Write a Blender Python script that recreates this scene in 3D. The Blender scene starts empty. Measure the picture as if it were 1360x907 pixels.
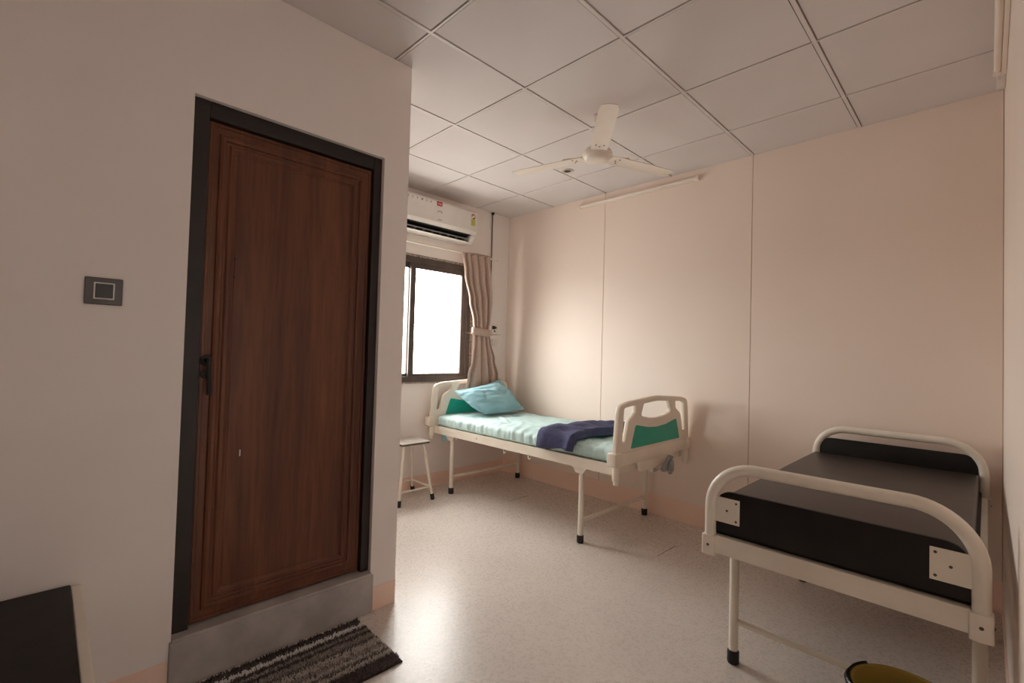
import bpy, bmesh, math, random
from mathutils import Vector, Matrix, noise
random.seed(7)
scene = bpy.context.scene
COL = scene.collection
PI = math.pi

# ------------------------------------------------------------------ camera, world, exposure
cd = bpy.data.cameras.new('camera'); cam = bpy.data.objects.new('camera', cd); COL.objects.link(cam)
cd.sensor_fit = 'HORIZONTAL'; cd.sensor_width = 36.0; cd.lens = 625.24 * 36.0 / 1360.0
cd.clip_start = 0.02
cr = Vector((0.70377, 0.70987, 0.02812)); cu = Vector((-0.00300, -0.03661, 0.99933)); cf = Vector((-0.71042, 0.70338, 0.02364))
m = Matrix((cr, cu, -cf)).transposed().to_4x4(); m.translation = Vector((3.5362, -3.4171, 1.2267))
cam.matrix_world = m
scene.camera = cam

WINDOW_LIGHT = 40.0
world = bpy.data.worlds.new('overcast_sky'); scene.world = world; world.use_nodes = True
bg = world.node_tree.nodes['Background']; bg.inputs[1].default_value = WINDOW_LIGHT
# overcast sky above the horizon, duller ground below it
_n, _l = world.node_tree.nodes, world.node_tree.links
_tc = _n.new('ShaderNodeTexCoord'); _sx = _n.new('ShaderNodeSeparateXYZ'); _mr = _n.new('ShaderNodeMapRange'); _cr = _n.new('ShaderNodeValToRGB')
_mr.inputs[1].default_value = -1; _mr.inputs[2].default_value = 1
_e = _cr.color_ramp.elements; _e[0].position = .485; _e[0].color = (.46, .42, .385, 1); _e[1].position = .515; _e[1].color = (1.0, .94, .885, 1)
_l.new(_tc.outputs['Generated'], _sx.inputs[0]); _l.new(_sx.outputs[2], _mr.inputs[0]); _l.new(_mr.outputs[0], _cr.inputs[0]); _l.new(_cr.outputs[0], bg.inputs[0])
# portal: guides the sampling of the sky through the window, gives off no light itself
ld = bpy.data.lights.new('window_portal', 'AREA'); ld.shape = 'RECTANGLE'; ld.size = 1.24; ld.size_y = 1.09
ld.cycles.is_portal = True
lo = bpy.data.objects.new('window_portal', ld); COL.objects.link(lo)
lo.location = (-0.125, -1.13, 1.49); lo.rotation_euler = (0, -PI/2, 0)
lo.rotation_euler = (PI/2, 0, -PI/2)
vs = scene.view_settings
vs.view_transform = 'Standard'; vs.look = 'None'; vs.gamma = 1.0; vs.use_curve_mapping = False
vs.exposure = -0.92
cy = scene.cycles
cy.max_bounces = 14; cy.diffuse_bounces = 12; cy.glossy_bounces = 4; cy.transmission_bounces = 8; cy.transparent_max_bounces = 8
cy.sample_clamp_indirect = 12.0

# ------------------------------------------------------------------ materials
def srgb(r, g, b):
    f = lambda c: (c/255.0/12.92) if c/255.0 <= 0.04045 else ((c/255.0+0.055)/1.055)**2.4
    return (f(r), f(g), f(b), 1.0)
def new_mat(name, col, rough=0.5, metal=0.0, spec=0.5):
    mt = bpy.data.materials.new(name); mt.use_nodes = True
    b = mt.node_tree.nodes['Principled BSDF']
    b.inputs['Base Color'].default_value = col; b.inputs['Roughness'].default_value = rough
    b.inputs['Metallic'].default_value = metal; b.inputs['Specular IOR Level'].default_value = spec
    return mt, mt.node_tree.nodes, mt.node_tree.links, b
def noisy(name, c1, c2, scale=20, rough=0.5, bump=0.0, bscale=None, stretch=(1,1,1), detail=4, metal=0.0, spec=0.5, lo=0.35, hi=0.65, bdist=0.004):
    mt, N, L, b = new_mat(name, c1, rough, metal, spec)
    tc = N.new('ShaderNodeTexCoord'); mp = N.new('ShaderNodeMapping'); mp.inputs['Scale'].default_value = stretch
    L.new(tc.outputs['Object'], mp.inputs['Vector'])
    n = N.new('ShaderNodeTexNoise'); n.inputs['Scale'].default_value = scale; n.inputs['Detail'].default_value = detail
    L.new(mp.outputs[0], n.inputs['Vector'])
    r = N.new('ShaderNodeValToRGB'); r.color_ramp.elements[0].position = lo; r.color_ramp.elements[1].position = hi
    r.color_ramp.elements[0].color = c1; r.color_ramp.elements[1].color = c2
    L.new(n.outputs['Fac'], r.inputs[0]); L.new(r.outputs[0], b.inputs['Base Color'])
    if bump:
        n2 = N.new('ShaderNodeTexNoise'); n2.inputs['Scale'].default_value = bscale or scale*4; n2.inputs['Detail'].default_value = 3
        L.new(mp.outputs[0], n2.inputs['Vector'])
        bp = N.new('ShaderNodeBump'); bp.inputs['Strength'].default_value = bump; bp.inputs['Distance'].default_value = bdist
        L.new(n2.outputs['Fac'], bp.inputs['Height']); L.new(bp.outputs[0], b.inputs['Normal'])
    return mt
M = {}
M['panel'] = noisy('painted_wall_panel', srgb(241,226,215), srgb(238,222,210), 1.3, 0.5, 0.03, 60)
M['wall'] = noisy('wall_paint', srgb(242,235,231), srgb(239,231,226), 1.6, 0.55, 0.04, 70)
M['peach'] = noisy('peach_paint', srgb(246,217,201), srgb(242,210,193), 3.0, 0.5, 0.03, 60)
M['tile'] = noisy('ceiling_tile', srgb(222,216,215), srgb(217,210,208), 1.5, 0.7, 0.02, 120)
M['tee'] = noisy('ceiling_tee', srgb(224,217,215), srgb(218,210,207), 5, 0.45)
M['dark'] = noisy('plenum_dark', srgb(38,32,30), srgb(28,24,22), 5, 0.9)
M['cream'] = noisy('cream_enamel', srgb(234,227,214), srgb(227,219,205), 8, 0.32, 0.0)
M['abs'] = noisy('cream_plastic', srgb(238,228,214), srgb(232,221,206), 6, 0.38)
M['teal'] = noisy('teal_plastic', srgb(38,172,148), srgb(32,160,138), 6, 0.35)
M['black'] = noisy('black_rubber', srgb(20,18,17), srgb(28,26,24), 10, 0.6)
M['board'] = noisy('black_laminate', srgb(22,19,17), srgb(30,26,24), 14, 0.55, spec=0.3)
M['rexine'] = noisy('dark_rexine', srgb(52,43,39), srgb(60,50,45), 9, 0.42, 0.05, 260)
M['white'] = noisy('white_plastic', srgb(232,226,220), srgb(224,218,211), 6, 0.3)
M['frame'] = noisy('brown_aluminium', srgb(88,77,71), srgb(76,66,61), 12, 0.4, metal=0.1)
M['steel'] = noisy('brushed_steel', srgb(205,198,190), srgb(188,180,172), 12, 0.35, metal=0.4)
M['screw'] = noisy('screw_metal', srgb(92,84,76), srgb(70,62,56), 40, 0.4, metal=0.6)
M['grey'] = noisy('grey_plastic', srgb(150,152,152), srgb(138,142,144), 10, 0.45)
M['switch'] = noisy('switch_grey', srgb(86,80,76), srgb(78,72,68), 10, 0.35)
M['switchdark'] = noisy('switch_dark', srgb(46,42,39), srgb(40,36,34), 10, 0.3)
M['stone'] = noisy('step_stone', srgb(192,186,182), srgb(166,160,156), 7, 0.55, 0.25, 45)
M['doorblack'] = noisy('door_frame_dark', srgb(42,33,30), srgb(34,27,25), 8, 0.5)
M['curtain'] = noisy('curtain_cloth', srgb(196,173,160), srgb(186,163,150), 60, 0.85, 0.12, 500)
M['sheet'] = noisy('pale_aqua_sheet', srgb(196,221,220), srgb(184,211,211), 5, 0.8, 0.45, 11, stretch=(1.6,.8,1), bdist=.016)
M['pillow'] = noisy('blue_pillowcase', srgb(152,194,204), srgb(136,180,192), 6, 0.75, 0.5, 9, bdist=.02)
M['navy'] = noisy('navy_fleece', srgb(72,74,108), srgb(58,60,92), 40, 0.95, 0.3, 180)
M['yellow'] = noisy('yellow_plastic', srgb(176,150,72), srgb(160,134,62), 5, 0.45)
M['bag'] = noisy('black_bag', srgb(18,17,16), srgb(26,24,23), 20, 0.3, 0.4, 50)
M['red'] = noisy('red_print', srgb(190,36,58), srgb(176,30,50), 20, 0.5)
M['lime'] = noisy('lime_print', srgb(206,206,92), srgb(194,194,80), 30, 0.5)
M['orange'] = noisy('orange_print', srgb(214,84,50), srgb(200,70,44), 30, 0.5)
M['ink'] = noisy('grey_print', srgb(168,158,152), srgb(156,146,140), 30, 0.5)
M['blackink'] = noisy('black_print', srgb(30,26,24), srgb(38,34,30), 30, 0.5)
M['backing'] = noisy('mat_backing', srgb(40,36,35), srgb(30,27,26), 30, 0.9)
M['fitting'] = noisy('cream_fitting', srgb(240,229,218), srgb(234,222,210), 6, 0.4)
M['plaster'] = noisy('rough_plaster', srgb(196,184,174), srgb(120,110,102), 55, 0.9, 0.5, 70)

# vinyl floor: grey with soft cloud and pale and dark flecks
def floor_mat():
    mt, N, L, b = new_mat('speckled_vinyl', srgb(176,168,162), 0.3, 0, 0.5)
    tc = N.new('ShaderNodeTexCoord')
    n1 = N.new('ShaderNodeTexNoise'); n1.inputs['Scale'].default_value = 2.2; n1.inputs['Detail'].default_value = 6
    n2 = N.new('ShaderNodeTexVoronoi'); n2.inputs['Scale'].default_value = 120
    n3 = N.new('ShaderNodeTexNoise'); n3.inputs['Scale'].default_value = 90; n3.inputs['Detail'].default_value = 5
    for n in (n1, n2, n3): L.new(tc.outputs['Object'], n.inputs['Vector'])
    r1 = N.new('ShaderNodeValToRGB'); e = r1.color_ramp.elements
    e[0].position = .3; e[0].color = srgb(210,201,194); e[1].position = .7; e[1].color = srgb(218,209,202)
    L.new(n1.outputs['Fac'], r1.inputs[0])
    r3 = N.new('ShaderNodeValToRGB'); e = r3.color_ramp.elements
    e[0].position = .3; e[0].color = (.8,.8,.8,1); e[1].position = .62; e[1].color = (1,1,1,1)
    L.new(n3.outputs['Fac'], r3.inputs[0])
    mx = N.new('ShaderNodeMix'); mx.data_type = 'RGBA'; mx.blend_type = 'MULTIPLY'; mx.inputs[0].default_value = 0.3
    L.new(r1.outputs[0], mx.inputs[6]); L.new(r3.outputs[0], mx.inputs[7])
    # flecks: small voronoi cores where the cell's random value is high
    lt = N.new('ShaderNodeMath'); lt.operation = 'LESS_THAN'; lt.inputs[1].default_value = 0.22
    L.new(n2.outputs['Distance'], lt.inputs[0])
    sp = N.new('ShaderNodeSeparateColor'); L.new(n2.outputs['Color'], sp.inputs[0])
    gt = N.new('ShaderNodeMath'); gt.operation = 'GREATER_THAN'; gt.inputs[1].default_value = 0.95
    L.new(sp.outputs[0], gt.inputs[0])
    mu = N.new('ShaderNodeMath'); mu.operation = 'MULTIPLY'; L.new(lt.outputs[0], mu.inputs[0]); L.new(gt.outputs[0], mu.inputs[1])
    mx2 = N.new('ShaderNodeMix'); mx2.data_type = 'RGBA'
    L.new(mu.outputs[0], mx2.inputs[0]); L.new(mx.outputs[2], mx2.inputs[6]); mx2.inputs[7].default_value = srgb(236,227,219)
    L.new(mx2.outputs[2], b.inputs['Base Color'])
    rr = N.new('ShaderNodeMapRange'); rr.inputs[3].default_value = 0.22; rr.inputs[4].default_value = 0.34
    L.new(n3.outputs['Fac'], rr.inputs[0]); L.new(rr.outputs[0], b.inputs['Roughness'])
    bp = N.new('ShaderNodeBump'); bp.inputs['Strength'].default_value = 0.10; bp.inputs['Distance'].default_value = 0.003
    L.new(n3.outputs['Fac'], bp.inputs['Height']); L.new(bp.outputs[0], b.inputs['Normal'])
    return mt
M['floor'] = floor_mat()

# dark stained wood, grain running up z
def wood_mat(name, axis):
    mt, N, L, b = new_mat(name, srgb(96,52,34), 0.42, 0, 0.4)
    tc = N.new('ShaderNodeTexCoord'); mp = N.new('ShaderNodeMapping')
    mp.inputs['Scale'].default_value = (1, 1, 0.07) if axis == 'z' else (1, 0.07, 1)
    L.new(tc.outputs['Object'], mp.inputs['Vector'])
    n1 = N.new('ShaderNodeTexNoise'); n1.inputs['Scale'].default_value = 9; n1.inputs['Detail'].default_value = 5; n1.inputs['Distortion'].default_value = 0.8
    n2 = N.new('ShaderNodeTexNoise'); n2.inputs['Scale'].default_value = 75; n2.inputs['Detail'].default_value = 6
    n3 = N.new('ShaderNodeTexNoise'); n3.inputs['Scale'].default_value = 2.5; n3.inputs['Detail'].default_value = 2
    L.new(mp.outputs[0], n1.inputs['Vector']); L.new(mp.outputs[0], n2.inputs['Vector']); L.new(tc.outputs['Object'], n3.inputs['Vector'])
    r = N.new('ShaderNodeValToRGB'); e = r.color_ramp.elements
    e[0].position = .30; e[0].color = srgb(82,48,34); e[1].position = .70; e[1].color = srgb(124,76,50)
    x = e.new(.48); x.color = srgb(104,61,42)
    L.new(n1.outputs['Fac'], r.inputs[0])
    r2 = N.new('ShaderNodeValToRGB'); e = r2.color_ramp.elements
    e[0].position = .35; e[0].color = (.45,.42,.40,1); e[1].position = .6; e[1].color = (1,1,1,1)
    L.new(n2.outputs['Fac'], r2.inputs[0])
    mx = N.new('ShaderNodeMix'); mx.data_type = 'RGBA'; mx.blend_type = 'MULTIPLY'; mx.inputs[0].default_value = 0.45
    L.new(r.outputs[0], mx.inputs[6]); L.new(r2.outputs[0], mx.inputs[7])
    L.new(mx.outputs[2], b.inputs['Base Color'])
    bp = N.new('ShaderNodeBump'); bp.inputs['Strength'].default_value = 0.12; bp.inputs['Distance'].default_value = 0.003
    L.new(n2.outputs['Fac'], bp.inputs['Height']); L.new(bp.outputs[0], b.inputs['Normal'])
    return mt
M['wood'] = wood_mat('stained_wood_upright', 'z'); M['woodh'] = wood_mat('stained_wood_across', 'y')
def glass_mat():
    mt = bpy.data.materials.new('window_glass'); mt.use_nodes = True; N = mt.node_tree.nodes; L = mt.node_tree.links
    N.clear(); o = N.new('ShaderNodeOutputMaterial'); t = N.new('ShaderNodeBsdfTransparent'); g = N.new('ShaderNodeBsdfGlossy')
    g.inputs['Roughness'].default_value = 0.03; t.inputs[0].default_value = (.93,.95,.95,1)
    mx = N.new('ShaderNodeMixShader'); mx.inputs[0].default_value = 0.06
    L.new(t.outputs[0], mx.inputs[1]); L.new(g.outputs[0], mx.inputs[2]); L.new(mx.outputs[0], o.inputs[0])
    return mt
M['glass'] = glass_mat()

def frosted_fill_mat(T):
    mt = bpy.data.materials.new('frosted_fill_glass'); mt.use_nodes = True; N = mt.node_tree.nodes; L = mt.node_tree.links
    N.clear(); o = N.new('ShaderNodeOutputMaterial'); t = N.new('ShaderNodeBsdfTranslucent'); t.inputs[0].default_value = (T, T, T, 1)
    d = N.new('ShaderNodeBsdfDiffuse'); d.inputs[0].default_value = (.5, .5, .5, 1)
    mx = N.new('ShaderNodeMixShader'); mx.inputs[0].default_value = 0.5
    L.new(t.outputs[0], mx.inputs[1]); L.new(d.outputs[0], mx.inputs[2]); L.new(mx.outputs[0], o.inputs[0])
    return mt
M['frosted'] = frosted_fill_mat(0.62)  # translucency set by how much fill the added door should give

# ------------------------------------------------------------------ mesh helpers (world coordinates)
def box(bm, x0, x1, y0, y1, z0, z1):
    v = [bm.verts.new((x, y, z)) for x in (x0, x1) for y in (y0, y1) for z in (z0, z1)]
    for f in ((0,1,3,2), (4,6,7,5), (0,4,5,1), (2,3,7,6), (0,2,6,4), (1,5,7,3)): bm.faces.new([v[i] for i in f])
def tube(bm, pts, r, seg=12, r1=None, caps=True):
    pts = [Vector(p) for p in pts]; n = len(pts); rings = []; prev = None
    for i, p in enumerate(pts):
        if i == 0: t = pts[1]-p
        elif i == n-1: t = p-pts[i-1]
        else: t = (p-pts[i-1]).normalized()+(pts[i+1]-p).normalized()
        t.normalize()
        if prev is None:
            a = Vector((0,0,1)) if abs(t.z) < .9 else Vector((1,0,0)); u = t.cross(a).normalized()
        else:
            u = (prev - t*prev.dot(t)).normalized()
        prev = u; w = t.cross(u)
        rad = r if r1 is None else r+(r1-r)*i/(n-1)
        rings.append([bm.verts.new(p+(u*math.cos(2*PI*k/seg)+w*math.sin(2*PI*k/seg))*rad) for k in range(seg)])
    for a, b in zip(rings, rings[1:]):
        for k in range(seg): bm.faces.new((a[k], a[(k+1) % seg], b[(k+1) % seg], b[k]))
    if caps: bm.faces.new(rings[0][::-1]); bm.faces.new(rings[-1])
def lathe(bm, prof, c, seg=32, axis=None):
    c = Vector(c); rings = []
    ax = (axis or Vector((0,0,1))).normalized()
    a = Vector((1,0,0)) if abs(ax.x) < .9 else Vector((0,1,0)); u = (a-ax*a.dot(ax)).normalized(); w = ax.cross(u)
    for r, h in prof:
        if r < 1e-6: rings.append([bm.verts.new(c+ax*h)])
        else: rings.append([bm.verts.new(c+ax*h+(u*math.cos(2*PI*k/seg)+w*math.sin(2*PI*k/seg))*r) for k in range(seg)])
    for A, B in zip(rings, rings[1:]):
        for k in range(seg):
            q = [A[k % len(A)], A[(k+1) % len(A)], B[(k+1) % len(B)], B[k % len(B)]]
            s = []
            for v in q:
                if v not in s: s.append(v)
            if len(s) > 2: bm.faces.new(s)
def prism(bm, poly, fn, d0, d1):
    """poly of (a,b); fn(a,b,d) -> point; extruded from d0 to d1"""
    A = [bm.verts.new(fn(a, b, d0)) for a, b in poly]; B = [bm.verts.new(fn(a, b, d1)) for a, b in poly]
    n = len(poly); bm.faces.new(A[::-1]); bm.faces.new(B)
    for i in range(n): bm.faces.new((A[i], A[(i+1) % n], B[(i+1) % n], B[i]))
def rounded(poly_r, seg=6):
    """polygon of (a,b,r): corners with r > 0 are rounded"""
    out = []; n = len(poly_r)
    for i in range(n):
        p = Vector(poly_r[i][:2]); r = poly_r[i][2] if len(poly_r[i]) > 2 else 0
        if r <= 0: out.append((p.x, p.y)); continue
        a = (Vector(poly_r[i-1][:2])-p); b = (Vector(poly_r[(i+1) % n][:2])-p)
        ang = a.angle(b); d = min(r/math.tan(ang/2), a.length*.49, b.length*.49)
        p0 = p+a.normalized()*d; p1 = p+b.normalized()*d
        for k in range(seg+1):
            t = k/seg; q = p0*(1-t)**2+p*2*t*(1-t)+p1*t*t
            out.append((q.x, q.y))
    return out
def bez_path(pts, r, seg=8):
    """polyline whose inner corners are filleted with radius r"""
    pts = [Vector(p) for p in pts]; out = [pts[0]]
    for i in range(1, len(pts)-1):
        p = pts[i]; a = pts[i-1]-p; b = pts[i+1]-p
        ang = a.angle(b); d = min(r/math.tan(ang/2), a.length*.49, b.length*.49); R = d*math.tan(ang/2)
        bis = (a.normalized()+b.normalized()).normalized(); c = p+bis*(R/math.sin(ang/2))
        s = p+a.normalized()*d-c; e = p+b.normalized()*d-c; tot = s.angle(e)
        for k in range(seg+1):
            t = k/seg
            out.append(c+(s*math.sin((1-t)*tot)+e*math.sin(t*tot))/math.sin(tot))
    out.append(pts[-1]); return out
def obj(name, bm, mat, parent=None, bevel=0.0, smooth=False, bseg=2, auto=None):
    bmesh.ops.recalc_face_normals(bm, faces=bm.faces[:])
    if bevel:
        bmesh.ops.bevel(bm, geom=[e for e in bm.edges if e.is_manifold and e.calc_face_angle(0) > .5], offset=bevel, segments=bseg, profile=.5, affect='EDGES', clamp_overlap=True)
    vs_ = [v.co for v in bm.verts]
    if parent is not None:
        off = parent.location.copy()
        if parent.parent is not None: off = off+parent.parent.location
    else:
        off = Vector(((min(v.x for v in vs_)+max(v.x for v in vs_))/2, (min(v.y for v in vs_)+max(v.y for v in vs_))/2, min(v.z for v in vs_)))
    for v in bm.verts: v.co -= off
    me = bpy.data.meshes.new(name); bm.to_mesh(me); bm.free()
    if smooth:
        for p in me.polygons: p.use_smooth = True
        if smooth != 'all': me.set_sharp_from_angle(angle=math.radians(38))
    me.materials.append(M[mat] if isinstance(mat, str) else mat)
    o = bpy.data.objects.new(name, me); COL.objects.link(o)
    if parent is not None: o.parent = parent
    else: o.location = off
    return o
def tag(o, label, cat, group=None, kind=None):
    o['label'] = label; o['category'] = cat
    if group: o['group'] = group
    if kind: o['kind'] = kind
    return o
def thing(name, label, cat, loc, group=None, kind=None):
    o = bpy.data.objects.new(name, None); COL.objects.link(o); o.location = loc; o.empty_display_size = 0.1
    return tag(o, label, cat, group, kind)
def B(): return bmesh.new()
def boxo(name, d, mat, parent=None, bevel=0.0, **k):
    bm = B(); box(bm, *d); return obj(name, bm, mat, parent, bevel, **k)
def tubeo(name, pts, r, mat, parent=None, seg=12, r1=None):
    bm = B(); tube(bm, pts, r, seg, r1); return obj(name, bm, mat, parent, smooth=True)
def latheo(name, prof, c, mat, parent=None, seg=32, axis=None):
    bm = B(); lathe(bm, prof, c, seg, axis); return obj(name, bm, mat, parent, smooth=True)
def filled(name, outers, depth, bev, place, mat, parent):
    """flat shape with holes (first loop outer, rest holes), rounded edges, thickness depth; place(a,b,d) -> world"""
    cu_ = bpy.data.curves.new('tmp', 'CURVE'); cu_.dimensions = '2D'; cu_.fill_mode = 'BOTH'
    cu_.extrude = depth/2-bev; cu_.bevel_depth = bev; cu_.bevel_resolution = 2; cu_.offset = -bev
    for lp in outers:
        s = cu_.splines.new('POLY'); s.points.add(len(lp)-1); s.use_cyclic_u = True
        for p, q in zip(s.points, lp): p.co = (q[0], q[1], 0, 1)
    t = bpy.data.objects.new('tmp', cu_); COL.objects.link(t)
    dg = bpy.context.evaluated_depsgraph_get(); me = bpy.data.meshes.new_from_object(t.evaluated_get(dg))
    bm = B(); bm.from_mesh(me); bmesh.ops.remove_doubles(bm, verts=bm.verts[:], dist=1e-5)
    for v in bm.verts: v.co = Vector(place(v.co.x, v.co.y, v.co.z))
    bpy.data.objects.remove(t); bpy.data.curves.remove(cu_); bpy.data.meshes.remove(me)
    return obj(name, bm, mat, parent, smooth=True)

# ------------------------------------------------------------------ room shell
H = 2.635; XR = 3.594; XD = 1.509; YE = -2.166; YB = -4.4; XE = 4.25; TOP = 2.80
fl = boxo('floor', (-.12, XE, YB, .12, -.06, 0), 'floor'); tag(fl, 'grey speckled vinyl floor of the ward room', 'floor', kind='structure')
for (x, y0, y1) in ((.757, -.65, -.42), (2.112, -.70, -.46)):
    boxo('seam', (x-.0022, x+.0022, y0, y1, 0, .0006), 'blackink', fl)
# back wall: slab with three painted panels in front and shadow gaps between
wb = boxo('wall_back', (-.12, XR+.12, .010, .12, 0, TOP), 'panel'); tag(wb, 'long panelled off white wall behind both beds', 'wall', kind='structure')
for (x0, x1) in ((0.0, 1.192), (1.192, 2.397), (2.397, XR)):
    boxo('panel', (x0+.002, x1-.002, 0, .0095, .0, H+.012), 'panel', wb, .0012, bseg=1)
bb = boxo('baseboard_back', (.0, XR, -.003, -.0002, 0, .155), 'peach'); tag(bb, 'peach painted band along the foot of the panelled wall', 'baseboard', kind='structure')
# window wall with an opening
WY0, WY1, WZ0, WZ1 = -1.75, -.505, .945, 2.045
bm = B()
box(bm, -.12, 0, WY1, .0095, 0, TOP); box(bm, -.12, 0, YB, WY0, 0, TOP); box(bm, -.12, 0, WY0, WY1, 0, WZ0); box(bm, -.12, 0, WY0, WY1, WZ1, TOP)
wl = obj('wall_left', bm, 'wall'); tag(wl, 'off white wall holding the window and air conditioner', 'wall', kind='structure')
b2 = boxo('baseboard_left', (.0002, .003, YE, -.003, 0, .12), 'peach'); tag(b2, 'peach painted band along the foot of the window wall', 'baseboard', kind='structure')
# partition with the door opening, and its return into the alcove
DY0, DY1, DZ0, DZ1 = -3.064, -2.299, .184, 2.137
bm = B()
box(bm, XD-.12, XD, DY1, YE, 0, H-.001); box(bm, XD-.12, XD, YB, DY0, 0, H-.001); box(bm, XD-.12, XD, DY0, DY1, DZ1, H-.001); box(bm, 0, XD-.12, YE-.1, YE, 0, H-.001)
wd = obj('wall_partition', bm, 'wall'); tag(wd, 'nearest wall at left with the brown door', 'wall', kind='structure')
for i, (y0, y1) in enumerate(((DY1+.008, YE), (YB, DY0-.008))):
    o = boxo('baseboard_partition', (XD+.0002, XD+.003, y0, y1, 0, .108), 'peach')
    tag(o, ['short peach painted strip between step and wall edge', 'peach painted strip left of the door step'][i], 'baseboard', kind='structure')
wr = boxo('wall_right', (XR, XR+.12, -2.3, .0095, 0, TOP), 'panel'); tag(wr, 'wall at the right edge beside the black couch', 'wall', kind='structure')
b3 = boxo('baseboard_right', (XR-.003, XR-.0002, -2.3, -.003, 0, .12), 'peach'); tag(b3, 'peach painted band on the right edge wall', 'baseboard', kind='structure')
bm = B(); box(bm, XR+.12, XE, -2.3, -2.18, 0, TOP); box(bm, XE, XE+.12, -2.40, -2.18, 0, TOP); box(bm, XE, XE+.12, YB-.12, -3.22, 0, TOP); box(bm, XE, XE+.12, -3.22, -2.40, 2.10, TOP); box(bm, -.12, XE, YB-.12, YB, 0, TOP)
we = obj('wall_entrance', bm, 'wall'); tag(we, 'walls of the entrance side behind the viewpoint', 'wall', kind='structure')

d2 = thing('fill_door', 'frosted glass door added unseen behind the viewpoint for fill light', 'door', (XE+.05, -2.81, 0), kind='structure')  # added out of view: its glowing pane brightens the partition and step
for nm, d in (('stile', (XE+.02, XE+.07, -3.22, -3.14, 0, 2.10)), ('stile', (XE+.02, XE+.07, -2.48, -2.40, 0, 2.10)), ('top_rail', (XE+.02, XE+.07, -3.14, -2.48, 1.98, 2.10)), ('bottom_rail', (XE+.02, XE+.07, -3.14, -2.48, 0, .25))):
    boxo(nm, d, 'frame', d2, .003)
boxo('pane', (XE+.042, XE+.048, -3.14, -2.48, .25, 1.98), 'frosted', d2)
# ceiling: dark slab above, tees and lay-in tiles below
ce = boxo('ceiling', (-.12, XE+.12, YB-.12, .12, 2.72, TOP+.02), 'dark'); tag(ce, 'suspended ceiling of square off white tiles', 'ceiling', kind='structure')
gx = [0, .596, 1.196, 1.796, 2.396, 2.996, XR]; gy = [-4.054, -3.454, -2.854, -2.254, -1.654, -1.054, -.454]
TW = .0085; TWY = .0055; GAP = .005
tile_cache = {}
def tile(x0, x1, y0, y1):
    w, d = round(x1-x0, 4), round(y1-y0, 4)
    if (w, d) not in tile_cache:
        bm = B(); box(bm, -w/2, w/2, -d/2, d/2, 0, .011)
        me = bpy.data.meshes.new('ceiling_tile'); bmesh.ops.recalc_face_normals(bm, faces=bm.faces[:]); bm.to_mesh(me); bm.free(); me.materials.append(M['tile']); tile_cache[(w, d)] = me
    o = bpy.data.objects.new('ceiling_tile', tile_cache[(w, d)]); COL.objects.link(o); o.parent = ce
    o.location = Vector(((x0+x1)/2, (y0+y1)/2, H+random.uniform(0, .0012)))-ce.location
    o.rotation_euler = (random.uniform(-.0012, .0012), random.uniform(-.0012, .0012), 0)
ys = [YB]+gy+[0.0]
for j in range(len(ys)-1):
    xs = list(gx) if ys[j] > -2.3 else [1.41, 1.796, 2.396, 2.996, 3.594, XE]
    for i in range(len(xs)-1):
        a0 = xs[i]+(TW+GAP if i else .002); a1 = xs[i+1]-(TW+GAP if i < len(xs)-2 else .002)
        b0 = ys[j]+(TWY+GAP if j else .002); c1 = ys[j+1]-(TWY+GAP if j < len(ys)-2 else .002)
        if ys[j] < -2.2 and ys[j] > -2.3 and i == len(xs)-2: pass
        tile(a0, a1, b0, c1)
for x in gx[1:-1]+[3.594]:
    y0 = YB if x > 1.5 else -2.25
    y1 = 0 if x < XR-.1 else -2.3
    boxo('ceiling_tee', (x-TW, x+TW, y0, y1, H-.0035, H+.03), 'tee', ce, .0012, bseg=1)
for y in gy:
    boxo('ceiling_tee', (0 if y > YE else 1.41, XR if y > -2.2 else XE, y-TWY, y+TWY, H-.0030, H+.028), 'tee', ce, .0012, bseg=1)

# ------------------------------------------------------------------ window
wn = thing('window_1', 'brown aluminium sliding window glowing white with daylight', 'window', (-.03, -1.13, WZ0), kind='structure')
FT = .05
for nm, d in (('frame_top', (-.075, .012, WY0, WY1, WZ1-FT, WZ1)), ('frame_bottom', (-.075, .012, WY0, WY1, WZ0, WZ0+FT)),
              ('frame_side', (-.075, .012, WY1-FT, WY1, WZ0+FT, WZ1-FT)), ('frame_side', (-.075, .012, WY0, WY0+FT, WZ0+FT, WZ1-FT))):
    boxo(nm, d, 'frame', wn, .003)
def sash(y0, y1, x):
    z0, z1 = WZ0+FT-.006, WZ1-FT+.006; w = .052; t = .022
    f = boxo('sash', (x-t/2, x+t/2, y0, y0+w, z0, z1), 'frame', wn, .002)
    boxo('sash', (x-t/2, x+t/2, y1-w, y1, z0, z1), 'frame', wn, .002)
    boxo('sash', (x-t/2, x+t/2, y0+w, y1-w, z0, z0+.03), 'frame', wn, .002)
    boxo('sash', (x-t/2, x+t/2, y0+w, y1-w, z1-.055, z1), 'frame', wn, .002)
    boxo('pane', (x-.002, x+.002, y0+w, y1-w, z0+.03, z1-.055), 'glass', wn)
sash(-1.178, WY1-FT-.004, -.008); sash(WY0+FT+.004, -1.128, -.038)
boxo('sill_edge', (.0, .016, WY0-.01, WY1+.02, WZ0-.014, WZ0-.002), 'plaster', wn, .002)
boxo('plaster_edge', (.0005, .004, WY1, WY1+.035, WZ0, WZ1+.02), 'plaster', wn)
boxo('plaster_edge', (.0005, .004, WY0, WY1+.035, WZ1, WZ1+.022), 'plaster', wn)

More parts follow.
